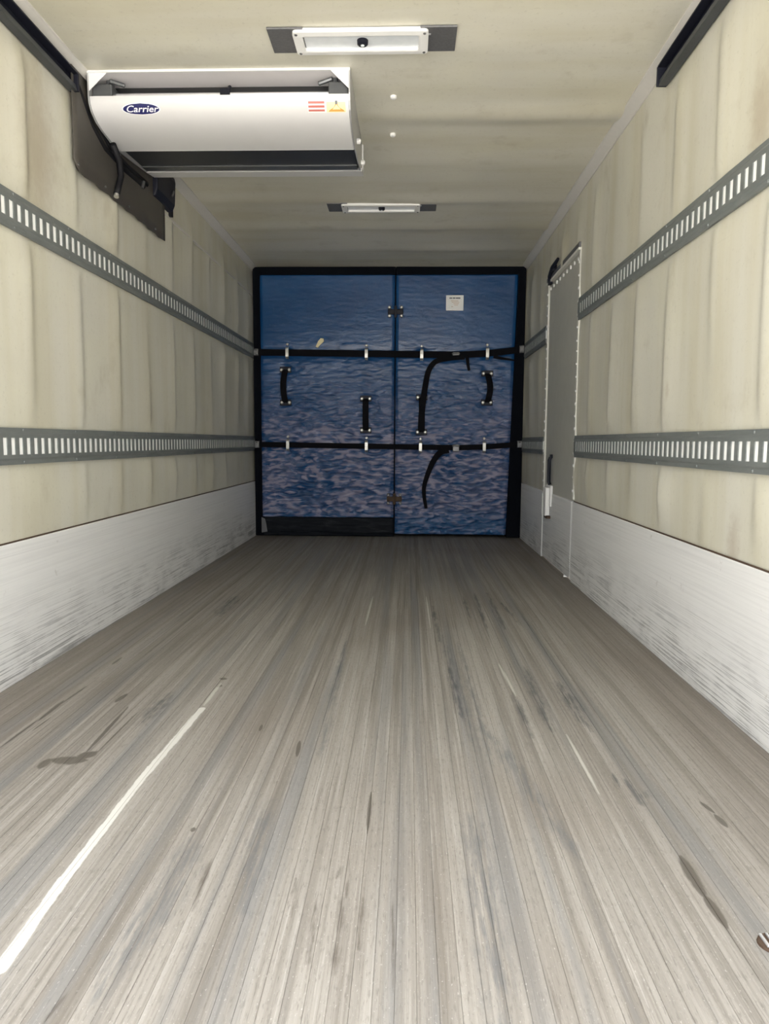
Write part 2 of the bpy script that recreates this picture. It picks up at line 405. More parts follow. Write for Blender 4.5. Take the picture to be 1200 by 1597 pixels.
# floor: base slab and hardwood strips
base = struct(MB().box((XL-.06, REAR, -.12), (XR+.06, YEND, -.012)).build('floor', WOOD))
NPL = 70; pw = (XR-XL)/NPL; strip = None
for i in range(NPL):
    x0 = XL+pw*i
    if strip is None:
        a, b = .0002, pw-.0002
        mb = MB().prism([(a, REAR, -.012), (b, REAR, -.012), (b, REAR, -.0005), (b-.0008, REAR, 0), (pw*.66, REAR, 0), (pw*.66-.0008, REAR, -.0003), (pw*.66-.0016, REAR, 0),
                         (pw*.34, REAR, 0), (pw*.34-.0008, REAR, -.0003), (pw*.34-.0016, REAR, 0), (a+.0008, REAR, 0), (a, REAR, -.0005)], (0, YEND-REAR, 0))
        o = strip = mb.build('plank', WOOD)
    else:
        o = strip.copy(); C.objects.link(o)
    o.parent = base; o.location = (x0, 0, random.uniform(-.0004, 0))

# kick plates
def kick(name, X, sg, y0, y1, z0=.004, z1=.488, parent=None):
    mb = MB(); ysx = lin(y0, y1, .3)
    mb.prism([(X, y0, z0), (X+sg*.010, y0, z0), (X+sg*.013, y0, z0+.02), (X+sg*.012, y0, z1-.004), (X+sg*.006, y0, z1), (X, y0, z1)], (0, y1-y0, 0))
    return mb.build(name, SCUFF, parent)
def zoff(X, sg): return X+sg*.004
k = struct(kick('baseboard_left', zoff(XL, 1)-.004, 1, REAR, 6.44, 0.0), 'scuffed white metal kick plate along the left wall')
MB().tube([(XL+.004, REAR+.05, .490), (XL+.004, 6.44, .490)], .0035, 6).build('seam', RUST, k)
k = struct(kick('baseboard_right', XR, -1, REAR, DOOR[0]-.012, 0.0), 'scuffed white metal kick plate along the right wall, near side of the door')
MB().tube([(XR-.004, REAR+.05, .490), (XR-.004, DOOR[0]-.02, .490)], .0035, 6).build('seam', RUST, k)
struct(kick('baseboard_right', XR, -1, DOOR[1]+.012, 6.44, 0.0), 'short white metal kick plate between the side door and the blue bulkhead')

# ------------------------------------------------------------ side door in the right wall
y0, y1, z0, z1 = DOOR
door = MB().box((XR+.002, y0+.006, .006), (XR+.05, y1-.006, z1-.006)).build('door_1', DOORM, bevel=.003)
struct(door, 'narrow flush side door in the right wall')
o = kick('kick_plate', XR+.002, -1, y0+.03, y1-.03, .012, .488, door)
for nm, ya in (('near', y0), ('far', y1)):
    MB().box((XR-.010, ya-.016, .50), (XR+.003, ya+.016, z1)).build('gasket', GASKET, door, .004)
    o = MB().box((XR-.013, ya-.010, .008), (XR+.003, ya+.010, .486)).build('edge_strip', WHITE, door, .003)
    rv = MB()
    for i in range(19):
        zz = .56+i*.074 + random.uniform(-.008, .008); yy = ya+random.uniform(-.004, .004); rr = random.choice((.006, .007, .010))
        rv.tube([(XR-.009, yy, zz), (XR-.013, yy, zz), (XR-.015, yy, zz)], [rr, rr, rr*.5], 8)
    o = rv.build('rivet_row', WHITE, door)
    o['kind'] = 'stuff'
MB().box((XR-.022, y0-.02, z1-.004), (XR+.003, y1+.03, z1+.012)).build('drip_strip', GASKET, door, .003)
MB().box((XR-.018, y0-.01, z1+.016), (XR+.003, y1+.02, z1+.044)).build('header_bar', PLATEG, door, .003)
rv = MB()
for i in range(9):
    yy = y0+.05+i*.105; rv.tube([(XR-.002, yy, z1-.04), (XR-.008, yy, z1-.04), (XR-.010, yy, z1-.04)], [.012, .012, .007], 8)
o = rv.build('rivet_row', WHITE, door); o['kind'] = 'stuff'
# black door closer at the far top corner
mb = MB(); mb.tube([(XR-.022, 5.00, 2.055), (XR-.03, 5.14, 2.03), (XR-.026, 5.26, 2.0), (XR-.02, 5.30, 1.955)], [.010, .016, .014, .010], 8)
mb.box((XR-.034, 5.12, 2.005), (XR-.004, 5.22, 2.045)); mb.box((XR-.028, 5.25, 1.945), (XR-.004, 5.31, 1.985))
mb.build('door_closer', BLACKM, door, .003)
# latch: black pull and white bracket
mb = MB(); mb.tube([(XR-.014, 5.115, .74), (XR-.022, 5.115, .72), (XR-.022, 5.115, .57), (XR-.014, 5.115, .55)], .012, 8)
mb.box((XR-.016, 5.10, .735), (XR-.002, 5.135, .76)); mb.build('handle', BLACKM, door)
mb = MB(); mb.box((XR-.020, 5.06, .40), (XR-.002, 5.23, .545)); mb.box((XR-.045, 5.10, .33), (XR-.014, 5.19, .53)); mb.box((XR-.045, 5.22, .335), (XR-.012, 5.245, .48))
mb.build('latch_bracket', WHITE, door, .004)
MB().box((XR-.040, 5.07, .315), (XR-.012, 5.16, .335)).build('latch_bolt', RUST, door, .003)

# ------------------------------------------------------------ cargo tie rails
def cargo_rail(X, sg, ya, yb, zc, label):
    t = thing('cargo_rail', label, 'cargo rail', (X, ya, zc), 'slotted cargo rails on the side walls')
    xx = lambda d: X+sg*d
    H = .0635; SH = .0290; D0, D1 = .010, .013
    mb = MB()
    for s in (-1, 1):      # flange, step and outer web strips
        mb.prism([(xx(0), ya, zc+s*H), (xx(D0), ya, zc+s*H), (xx(D0), ya, zc+s*(H-.015)), (xx(D1), ya, zc+s*(H-.021)), (xx(D1), ya, zc+s*SH), (xx(D1-.003), ya, zc+s*SH), (xx(0), ya, zc+s*(SH+.002))], (0, yb-ya, 0))
    y = ya+.008; k = 0
    PIT = .0508; SW = .0255
    mb.box((xx(D1-.003), ya, zc-SH), (xx(D1), ya+.012, zc+SH))
    y = ya+.012+SW
    while y+PIT < yb:      # webs between slots
        mb.box((xx(D1-.003), y, zc-SH), (xx(D1), y+PIT-SW, zc+SH)); y += PIT
    mb.box((xx(D1-.003), y, zc-SH), (xx(D1), yb, zc+SH))
    mb.build('channel', RAIL, t)
    MB().box((xx(.002), ya+.002, zc-SH-.004), (xx(D1-.0035), yb-.002, zc+SH+.004)).build('slot_backing', SLOTBACK, t)
    sm = MB(); y = ya+.15
    while y < yb:
        for s in (-1, 1): sm.tube([(xx(D0-.001), y, zc+s*(H-.008)), (xx(D0+.003), y, zc+s*(H-.008))], [.006, .004], 8)
        y += .406
    o = sm.build('rivet_row', RAIL, t); o['kind'] = 'stuff'
ZL, ZU = .820, 1.6205
cargo_rail(XL+.004, 1, REAR+.02, 6.40, ZU, 'long slotted steel rail, upper of the two on the left wall')
cargo_rail(XL+.004, 1, REAR+.02, 6.40, ZL, 'long slotted steel rail, lower of the two on the left wall')
cargo_rail(XR-.004, -1, REAR+.02, DOOR[0]-.02, ZU, 'upper slotted rail on the right wall, ending at near edge of the side door')
cargo_rail(XR-.004, -1, REAR+.02, DOOR[0]-.02, ZL, 'lower slotted rail on the right wall, ending at near edge of the side door')
cargo_rail(XR-.004, -1, DOOR[1]+.02, 6.40, ZU, 'short upper slotted rail between the side door and the blue bulkhead')
cargo_rail(XR-.004, -1, DOOR[1]+.02, 6.40, ZL, 'short lower slotted rail between the side door and the blue bulkhead')

# roll-up door tracks
def door_track(X, sg, yb, label):
    t = thing('door_track', label, 'door track', (X, REAR, 2.25), 'roll-up door tracks')
    zt, zb = (2.303, 2.228) if sg < 0 else (2.292, 2.222); xx = lambda d: X+sg*d
    mb = MB(); mb.prism([(xx(0), REAR, zt), (xx(.040), REAR, zt), (xx(.040), REAR, zt-.006), (xx(.006), REAR, zt-.006), (xx(.006), REAR, zb+.034), (xx(0), REAR, zb+.034)], (0, yb-REAR, 0))
    mb.build('upper_angle', BLACKM, t)
    mb = MB(); mb.prism([(xx(0), REAR, zb+.034), (xx(.012), REAR, zb+.034), (xx(.030), REAR, zb+.024), (xx(.034), REAR, zb+.004), (xx(.034), REAR, zb), (xx(0), REAR, zb)], (0, yb-REAR, 0))
    mb.build('lower_track', TRACKM, t)
    MB().box((xx(0), yb, zb), (xx(.040), yb+.012, zt)).build('end_cap', BLACKM, t, .003)
door_track(XR-.006, -1, 3.02, 'black track for the roll-up door, high on the right wall')
door_track(XL+.006, 1, 3.00, 'black track for the roll-up door, high on the left wall')

# ------------------------------------------------------------ evaporator unit
EX0, EX1 = -1.325, -.252
ev = thing('evaporator_unit', 'white ceiling-mounted refrigeration evaporator with a blue oval emblem', 'cooling unit', ((EX0+EX1)/2, 3.4, ZC))
prof = [(3.098, 2.247), (3.104, 2.222), (3.125, 2.197), (3.165, 2.176), (3.225, 2.162), (3.31, 2.153), (3.41, 2.150)]
def smooth_profile(pr, n=6):
    out = []
    for i in range(len(pr)-1):
        p0, p1, p2, p3 = (Vector((*pr[min(max(k, 0), len(pr)-1)], 0)) for k in (i-1, i, i+1, i+2))
        for k in range(n):
            f = k/n; q_ = .5*((2*p1)+(p2-p0)*f+(2*p0-5*p1+4*p2-p3)*f*f+(3*p1-p0-3*p2+p3)*f**3); out.append((q_.x, q_.y))
    return out+[pr[-1]]
def sweep(pr, th, x0, x1, name, mat, parent, smooth=True, bevel=0):
    lo = [Vector((x0, a, b)) for a, b in pr]; n = len(pr); up = []
    for i, (a, b) in enumerate(pr):
        t = Vector((0, pr[min(i+1, n-1)][0]-pr[max(i-1, 0)][0], pr[min(i+1, n-1)][1]-pr[max(i-1, 0)][1])).normalized()
        up.append(Vector((x0, a-t.z*th, b+t.y*th)))
    o = MB().prism(lo+up[::-1], (x1-x0, 0, 0)).build(name, mat, parent, bevel)
    return o
o = sweep(smooth_profile(prof), .004, EX0+.004, EX1-.004, 'cover', COVER, ev)
for q_ in o.data.polygons: q_.use_smooth = True
md = o.modifiers.new('edges', 'EDGE_SPLIT'); md.split_angle = math.radians(30)
MB().box((EX0+.004, 3.405, 2.150), (EX1-.004, 3.418, 2.166)).build('cover_hem', WHITE, ev, .002)
# outlet recess with fan bars
MB().prism([(EX0+.01, 3.42, 2.185), (EX0+.01, 3.42, 2.163), (EX0+.01, 3.665, 2.176), (EX0+.01, 3.665, 2.20)], (EX1-EX0-.02, 0, 0)).build('outlet', GRILL, ev)
MB().prism([(EX0+.01, 3.665, 2.200), (EX0+.01, 3.665, 2.171), (EX0+.01, 3.73, 2.176), (EX0+.01, 3.73, 2.205)], (EX1-EX0-.02, 0, 0)).build('outlet_louvre', GREYM, ev)
MB().box((EX0+.01, 3.73, 2.196), (EX1-.01, 3.765, 2.215)).build('outlet_gap', DARKIN, ev)
MB().prism([(EX0, 3.75, 2.176), (EX0, 3.865, 2.192), (EX0, 3.875, 2.206), (EX0, 3.875, ZC), (EX0, 3.86, ZC), (EX0, 3.86, 2.215), (EX0, 3.765, 2.197)], (EX1-EX0+.01, 0, 0)).build('back_lip', COVER, ev, .002)
# end plates
ep = [(3.095, ZC), (3.095, 2.25), (3.100, 2.222), (3.122, 2.194), (3.163, 2.172), (3.225, 2.158), (3.31, 2.149), (3.42, 2.146), (3.77, 2.180), (3.865, 2.196), (3.875, 2.21), (3.875, ZC)]
for nm, xa in (('l', EX0-.003), ('r', EX1-.003)):
    MB().prism([(xa, a, b) for a, b in ep], (.006, 0, 0)).build('end_plate', ALU, ev)
for a, b in ((3.50, 2.22), (3.80, 2.235)):
    MB().tube([(EX1+.003, a, b), (EX1+.016, a, b), (EX1+.021, a, b)], [.012, .012, .007], 12).build('bolt', WHITE, ev)
# intake: tray on ceiling, coil gap, rod, fan bracket
MB().box((EX0+.003, 3.10, ZC-.006), (EX1-.003, 3.235, ZC-.001)).build('tray', TRAY, ev)
MB().box((EX0-.003, 3.090, ZC-.010), (EX1+.003, 3.102, ZC)).build('front_lip', WHITE, ev, .002)
MB().box((EX0+.004, 3.235, 2.175), (EX1-.004, 3.26, ZC-.004)).build('coil', DARKIN, ev)
MB().tube([(EX0+.01, 3.17, 2.282), (EX1-.01, 3.17, 2.282)], .007, 8).build('rod', ALU, ev)
MB().box((EX0+.01, 3.13, 2.23), (EX1-.01, 3.25, 2.245)).build('inner_shelf', DARKIN, ev)
for x_, s in ((EX0+.003, 1), (EX1-.003, -1)):
    MB().prism([(x_, 3.097, ZC-.008), (x_+s*.075, 3.097, ZC-.008), (x_, 3.097, 2.268)], (0, .003, 0)).build('corner_gusset', WHITE, ev)
    mb = MB(); mb.box((x_+s*.004, 3.12, 2.25), (x_+s*.085, 3.20, 2.305)); mb.box((x_+s*.05, 3.15, 2.30), (x_+s*.075, 3.18, 2.335))
    mb.tube([(x_+s*.07, 3.14, 2.325), (x_+s*.13, 3.15, 2.31)], .009, 8); mb.build('bracket', GREYM, ev, .004)
mb = MB(); xm = at(352, 140, 1, 3.17).x; mb.box((xm-.02, 3.15, 2.272), (xm+.02, 3.18, 2.298)); mb.tube([(xm+.01, 3.165, 2.29), (xm+.012, 3.2, 2.325)], .008, 8); mb.build('rod_clamp', BLACKM, ev, .003)

prof = smooth_profile(prof)
def on_cover(x, s):
    """point on the cover at fraction s of its profile (0 = upper edge), with its tangent"""
    acc = 0; tot = sum(math.dist(prof[i], prof[i+1]) for i in range(len(prof)-1)); d = s*tot
    for i in range(len(prof)-1):
        L = math.dist(prof[i], prof[i+1])
        if acc+L >= d or i == len(prof)-2:
            f = (d-acc)/L; t = Vector((0, prof[i+1][0]-prof[i][0], prof[i+1][1]-prof[i][1])).normalized()
            nrm = Vector((0, t.z, -t.y)); return Vector((x, prof[i][0]+f*(prof[i+1][0]-prof[i][0]), prof[i][1]+f*(prof[i+1][1]-prof[i][1]))), t, nrm
        acc += L
CT = sum(math.dist(prof[i], prof[i+1]) for i in range(len(prof)-1))
def decal(name, shape2d, xc, dc, mat, parent, lift=.0006, th=.0006, tri=None):
    """flat print wrapped on the cover: shape2d list of loops (x, d) metres, d measured up the profile from dc"""
    vv = []; ff = []
    for loop in shape2d:
        n = len(vv)
        for (a, b) in loop:
            q, t, nn = on_cover(xc+a, max(0, (dc-b))/CT); vv.append(q+nn*(lift+th))
        ff.append(tuple(range(n, n+len(loop))))
    mb = MB(); mb.v = [tuple(q) for q in vv]; mb.f = ff
    return mb.build(name, mat, parent)
# oval emblem: centre pixel 220,169 -> measured on the cover
def cover_px(u, v):
    best = None
    for i in range(0, 101):
        q, t, nn = on_cover(0, i/100); p_ = at(u, v, 1, q.y)
        e = abs(p_.z-q.z)
        if best is None or e < best[0]: best = (e, p_.x, i/100*CT)
    return best[1], best[2]
ex, ed = cover_px(220, 169); exl, _ = cover_px(190, 169); exr, _ = cover_px(250, 169); _, edt = cover_px(220, 159); _, edb = cover_px(220, 179)
RX, RY = (exr-exl)/2, (edb-edt)/2
def ell(a, b, n=40): return [(a*math.cos(2*math.pi*i/n), b*math.sin(2*math.pi*i/n)) for i in range(n)]
def rings(a, b): # quads strips so the ellipse wraps
    L = []; n = 16
    for i in range(n):
        b0 = -b+2*b*i/n; b1 = -b+2*b*(i+1)/n; w0 = a*math.sqrt(max(0, 1-(b0/b)**2)); w1 = a*math.sqrt(max(0, 1-(b1/b)**2))
        L.append([(-w0, b0), (w0, b0), (w1, b1), (-w1, b1)])
    return L
decal('emblem', rings(RX, RY), ex, (edt+edb)/2, WHITEP, ev, .0004, .0002)
decal('emblem_field', rings(RX*.94, RY*.88), ex, (edt+edb)/2, NAVY, ev, .0012, .0002)
def text_loops(body, size, shear=0.0, xscale=1.0):
    cu = bpy.data.curves.new('lettering', 'FONT'); cu.body = body; cu.size = size; cu.shear = shear; cu.align_x = 'CENTER'; cu.align_y = 'CENTER'; cu.resolution_u = 3; cu.offset = size*.012
    to = bpy.data.objects.new('lettering', cu); C.objects.link(to)
    dg = bpy.context.evaluated_depsgraph_get(); me = bpy.data.meshes.new_from_object(to.evaluated_get(dg))
    polys = [[(me.vertices[i].co.x*xscale, me.vertices[i].co.y) for i in p_.vertices] for p_ in me.polygons]
    bpy.data.objects.remove(to); bpy.data.curves.remove(cu); bpy.data.meshes.remove(me); return polys
decal('lettering', text_loops('Carrier', RY*1.45, .35, RX*1.62/(RY*1.45*2.95)), ex, (edt+edb)/2, WHITEP, ev, .002, .0002)
# warning sticker
sx, sd = cover_px(510, 166); sl, _ = cover_px(480, 166); sr, _ = cover_px(540, 166); _, st_ = cover_px(510, 156); _, sb_ = cover_px(510, 176)
W2, H2 = (sr-sl)/2, (sb_-st_)/2
def rect(x0, y0, x1, y1, n=3): return [[(x0, y0+(y1-y0)*i/n), (x1, y0+(y1-y0)*i/n), (x1, y0+(y1-y0)*(i+1)/n), (x0, y0+(y1-y0)*(i+1)/n)] for i in range(n)]
dcx = (st_+sb_)/2
decal('warning_sticker', rect(-W2, -H2, W2, H2, 8), sx, dcx, WHITE, ev, .0004, .0002)
decal('sticker_field', rect(W2*-.02, -H2*.95, W2*.98, H2*.7, 6), sx, dcx, YELLOW, ev, .0010, .0002)
L = []
for yy in (.62, .02, -.6): L += rect(-W2*.96, H2*(yy-.17), -W2*.12, H2*(yy+.17), 1)
decal('sticker_lines', L, sx, dcx, REDP, ev, .0016, .0002)
tr = [[(W2*.08, -H2*.78), (W2*.92, -H2*.78), (W2*.80, -H2*.45), (W2*.20, -H2*.45)], [(W2*.08, -H2*.78), (W2*.24, -H2*.6), (W2*.53, H2*.42), (W2*.50, H2*.85)], [(W2*.92, -H2*.78), (W2*.50, H2*.85), (W2*.47, H2*.42), (W2*.76, -H2*.6)]]
decal('warning_triangle', tr, sx, dcx, ORANGE, ev, .0022, .0002)
decal('sticker_mark', [[(W2*.44, H2*.35), (W2*.56, H2*.35), (W2*.56, H2*.85), (W2*.44, H2*.85)]], sx, dcx, GREYM, ev, .0028, .0002)

# ------------------------------------------------------------ dark sheet, hoses, box on left wall behind the evaporator
ws = thing('wall_cover_sheet', 'dark grey sheet fixed to the left wall beside the evaporator unit', 'wall sheet', (XL, 3.5, 2.1))
mb = MB(); n = 22; top = []
vs_ = []
for i in range(n+1):
    y = 2.985+(4.075-2.985)*i/n
    for j in range(7):
        zlo = 1.927+.004*math.sin(i*2.1)+(.03 if i == 0 else 0); zhi = 2.318 if y < 3.75 else 2.318-(y-3.75)*.50
        z = zlo+(zhi-zlo)*j/6; vs_.append((XL+.024+.003*noise.noise(Vector((y*5, z*5, 3))), y, z))
fs_ = [(i*7+j, (i+1)*7+j, (i+1)*7+j+1, i*7+j+1) for i in range(n) for j in range(6)]
mb.v = vs_; mb.f = fs_; o = mb.build('sheet', SHEET, ws, smooth=True)
sd_ = o.modifiers.new('thickness', 'SOLIDIFY'); sd_.thickness = .004; sd_.offset = 0
for y in (3.02, 3.28, 3.55, 3.92):
    MB().tube([(XL+.024, y, 1.95), (XL+.031, y, 1.95)], .005, 8).build('screw', STEELD, ws)
hs = thing('refrigerant_hose', 'black rubber hose hanging down the dark sheet to a pale end fitting', 'hose', (XL+.03, 3.50, 1.97))
hp = [at(176, 225, 0, XL+.058), at(186, 250, 0, XL+.058), at(189, 275, 0, XL+.054), at(185, 292, 0, XL+.054), at(182, 303, 0, XL+.054)]
MB().tube(hp, .014, 12).build('hose', HOSE, hs, smooth=True)
e1, e2 = at(182, 303, 0, XL+.054), at(181, 310, 0, XL+.054)
MB().tube([e1, e1+(e2-e1)*.6], .011, 12).build('end_fitting', STEEL, hs)
hb = thing('hose_bundle', 'thick black insulated pipe bundle along the wall behind the evaporator unit', 'pipe bundle', (XL+.05, 3.6, 2.2))
pts = [at(112, 118, 0, XL+.012), at(124, 150, 0, XL+.014), at(140, 195, 0, XL+.014), at(160, 230, 0, XL+.018), at(190, 262, 0, XL+.018), at(222, 290, 0, XL+.018)]
MB().tube(pts, [.016, .018, .018, .018, .018, .018], 12).build('pipe', HOSE, hb, smooth=True)
pts2 = [p_+Vector((.0, .05, .025)) for p_ in pts[2:]]
MB().tube(pts2, .016, 12).build('pipe', HOSE, hb, smooth=True)
for q in (at(222, 287, 0, XL+.045),):
    MB().tube([q+Vector((0, 0, -.02)), q+Vector((.004, .01, .015))], .008, 8).build('clamp', STEELD, hb)
cb = thing('pipe_cover_box', 'black box on the left wall just beyond the evaporator unit', 'box', (XL+.05, 4.1, 2.2))
mb = MB(); mb.prism([(XL+.006, 3.90, 2.300), (XL+.050, 3.90, 2.300), (XL+.056, 3.90, 2.27), (XL+.050, 3.90, 2.15), (XL+.035, 3.90, 2.115), (XL+.006, 3.90, 2.112)], (0, .29, 0))
mb.build('casing', BLACKM, cb, .008)
MB().box((XL+.006, 4.19, 2.095), (XL+.030, 4.215, 2.275)).build('end_plate', HOSE, cb, .003)
MB().tube([(XL+.055, 4.12, 2.18), (XL+.062, 4.13, 2.21)], .006, 8).build('clip', STEELD, cb)

# ------------------------------------------------------------ ceiling lamps
def lamp(y0, y1, on_, label):
    t = thing('ceiling_lamp', label, 'lamp', (-.18, (y0+y1)/2, ZC), 'ceiling lamps')
    zb = ZC-.010; yc = (y0+y1)/2
    MB().box((-.532, y0, ZC-.010), (-.40, y1, ZC-.002)).build('end_panel', PLATEG, t, .002)
    MB().box((.03, y0, ZC-.010), (.164, y1, ZC-.002)).build('end_panel', PLATEG, t, .002)
    # bezel ring
    X0, X1, Y0, Y1 = -.440, .060, y0+.006, y1-.004; bx, by = .035, .030
    bm = bmesh.new()
    def rrect(x0, x1, a0, a1, r, z, n=5):
        out = []
        for cx, cy, s in ((x1-r, a1-r, 0), (x0+r, a1-r, 1), (x0+r, a0+r, 2), (x1-r, a0+r, 3)):
            for i in range(n+1):
                a = math.pi/2*(s+i/n); out.append(bm.verts.new((cx+r*math.cos(a), cy+r*math.sin(a), z)))
        return out
    r1 = rrect(X0, X1, Y0, Y1, .016, ZC-.004); r2 = rrect(X0, X1, Y0, Y1, .016, ZC-.020); r3 = rrect(X0+bx-.006, X1-bx+.006, Y0+by-.006, Y1-by+.006, .012, ZC-.022)
    r4 = rrect(X0+bx, X1-bx, Y0+by, Y1-by, .010, ZC-.020); r5 = rrect(X0+bx, X1-bx, Y0+by, Y1-by, .010, ZC-.008)
    for A, B in ((r1, r2), (r2, r3), (r3, r4), (r4, r5)):
        for i in range(len(A)): bm.faces.new((A[i], A[(i+1) % len(A)], B[(i+1) % len(B)], B[i]))
    bmesh.ops.recalc_face_normals(bm, faces=bm.faces)
    me = bpy.data.meshes.new('bezel'); bm.to_mesh(me); bm.free(); me.materials.append(WHITE)
    o = bpy.data.objects.new('bezel', me); C.objects.link(o); o.parent = t; o.matrix_parent_inverse = Matrix.Translation(-t.location)
    # prismatic lens
    MB().box((X0+bx-.003, Y0+by-.003, ZC-.010), (X1-bx+.003, Y1-by+.003, ZC-.006)).build('lens', LENS, t)
    for i in range(4):
        xx_ = X0+bx+.05+i*.118
        MB().box((xx_, Y0+by+.006, ZC-.013), (xx_+.07, Y0+by+.012, ZC-.009)).build('lens_rib', GREYM if i < 2 else ALU, t)
    xm_ = (X0+X1)/2+.005
    sn = MB().tube([(xm_, yc, ZC-.010), (xm_, yc, ZC-.024), (xm_, yc, ZC-.028)], [.021, .020, .014], 20).build('sensor', BLACKM, t, smooth=False)
    MB().tube([(xm_, yc, ZC-.027), (xm_, yc, ZC-.031)], [.008, .006], 12).build('sensor_eye', LENS, sn)
    for xa in (X0+.014, X1-.014):
        for ya in (Y0+.014, Y1-.014): MB().tube([(xa, ya, ZC-.019), (xa, ya, ZC-.0235)], [.006, .005], 10).build('screw', STEELD, o)
lamp(2.795, 2.962, 0, 'rectangular ceiling lamp with white bezel nearest the viewer, above the evaporator unit')
lamp(4.752, 4.915, 0, 'rectangular ceiling lamp farther in, between the evaporator and the blue bulkhead')
for u, v in ((614, 151), (613, 210)):
    q = at(u, v, 2, ZC-.004)
    tag(MB().tube([(q.x, q.y, ZC), (q.x, q.y, ZC-.010), (q.x, q.y, ZC-.014)], [.014, .014, .008], 12).build('ceiling_plug', WHITE), 'small white plug in the ceiling, %s of the pair right of the evaporator unit' % ('nearer' if v == 151 else 'farther'), 'plug', 'small ceiling plugs')

# ------------------------------------------------------------ insulated bulkhead
BY = 6.42                                    # front face
def bp(u, v, y=BY): return at(u, v, 1, y)
handles = [(446, 577, 628), (571, 622, 671), (658, 620, 674), (760, 583, 628)]
clips_u = [449, 572, 658, 760]; clips_l = [450, 572, 656, 755]
def strapz(x, s):  # centre line of the straps
    if s: a, b, c_ = bp(395, 550), bp(700, 554), bp(816, 545)
    else: a, b, c_ = bp(395, 693), bp(700, 698), bp(816, 692)
    if x < b.x: f = (x-a.x)/(b.x-a.x); return a.z+(b.z-a.z)*f
    f = (x-b.x)/(c_.x-b.x); return b.z+(c_.z-b.z)*f*f
dents = []
for u, a, b in handles:
    for v in (a, b): q = bp(u, v); dents.append((q.x, q.z, .05, .022))
for u in clips_u: q = bp(u, 552); dents.append((q.x, q.z, .045, .015))
for u in clips_l: q = bp(u, 696); dents.append((q.x, q.z, .045, .018))
def puff(x, z, x0, x1, z0, z1, seed):
    e = min(x-x0, x1-x, z-z0+.02, z1-z+.02); ed_ = max(0, min(1, e/.025)); ed_ = ed_*ed_*(3-2*ed_)
    low = max(0, min(1, (1.75-z)/1.0)); low = .06+.94*low
    h = .007*ed_
    p_ = Vector((x*3.0, z*14, seed)); w_ = noise.noise_vector(Vector((x*3, z*4, seed+3)))*.45
    n1 = noise.noise(p_+w_); n2 = noise.noise(Vector((x*5.5, z*30, seed+7))+w_*.9); n3 = noise.noise(Vector((x*15, z*40, seed+11))+w_*2)
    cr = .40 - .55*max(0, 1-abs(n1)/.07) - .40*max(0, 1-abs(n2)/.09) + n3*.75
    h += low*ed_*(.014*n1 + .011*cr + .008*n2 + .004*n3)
    puff.wear = low*cr  # drives the sheen and crease shade painted into the vinyl colour
    lowest = max(0, min(1, (.78-z)/.2))
    h += ed_*lowest*.010*(1-2*abs(noise.noise(Vector((x*5, z*13, seed+20))+w_*1.6)))
    for s in (0, 1):                                    # straps pull the cover in
        dz = z-strapz(x, s); h -= .012*math.exp(-(dz/.05)**2)
    for a, b, r, dp in dents:
        d2 = (x-a)**2+(z-b)**2
        if d2 < .04: h -= dp*math.exp(-d2/r**2)*(.7+.5*n2)
    return h
def panel(name, label, u0, u1, ztop, zbot, x0, x1, slant=0.0, seed=1.):
    t = thing(name, label, 'bulkhead panel', ((x0+x1)/2, BY+.05, 0), 'halves of the blue insulated bulkhead')
    nx, nz = round((x1-x0)/.0085), round((ztop-zbot)/.0065)
    vv = []; wear = []
    for j in range(nz+1):
        z = zbot+(ztop-zbot)*j/nz
        for i in range(nx+1):
            xr = x1-slant*(1-(z-zbot)/(ztop-zbot)); x = x0+(xr-x0)*i/nx
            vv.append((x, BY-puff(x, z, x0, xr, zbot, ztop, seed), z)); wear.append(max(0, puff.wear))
    ff = [(j*(nx+1)+i, j*(nx+1)+i+1, (j+1)*(nx+1)+i+1, (j+1)*(nx+1)+i) for j in range(nz) for i in range(nx)]
    n = len(vv); rim = [i for i in range(nx+1)]+[(j+1)*(nx+1)-1 for j in range(1, nz+1)]+[nz*(nx+1)+i for i in range(nx-1, -1, -1)]+[j*(nx+1) for j in range(nz-1, 0, -1)]
    for r in rim: vv.append((vv[r][0], BY+.07, vv[r][2]))
    k = len(rim)
    ff += [(rim[i], n+i, n+(i+1) % k, rim[(i+1) % k]) for i in range(k)] + [tuple(n+i for i in range(k))]
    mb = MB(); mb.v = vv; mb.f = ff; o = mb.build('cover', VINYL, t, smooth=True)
    at_ = o.data.attributes.new('ridge_sheen', 'FLOAT', 'POINT')      # mask for sheen painted on the ridges of the crumpled cover
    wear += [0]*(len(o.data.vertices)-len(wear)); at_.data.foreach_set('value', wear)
    return t
XM = bp(616.5, 600).x
xl0, xr1 = bp(405, 428).x, bp(809, 428).x
ZT = bp(600, 429).z; zlb = bp(500, 806).z
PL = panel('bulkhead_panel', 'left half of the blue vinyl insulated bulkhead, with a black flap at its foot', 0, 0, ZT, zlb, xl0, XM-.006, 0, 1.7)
PR = panel('bulkhead_panel', 'right half of the blue vinyl insulated bulkhead, with a white label near its top', 0, 0, ZT, .03, XM+.004, xr1, .062, 6.1)
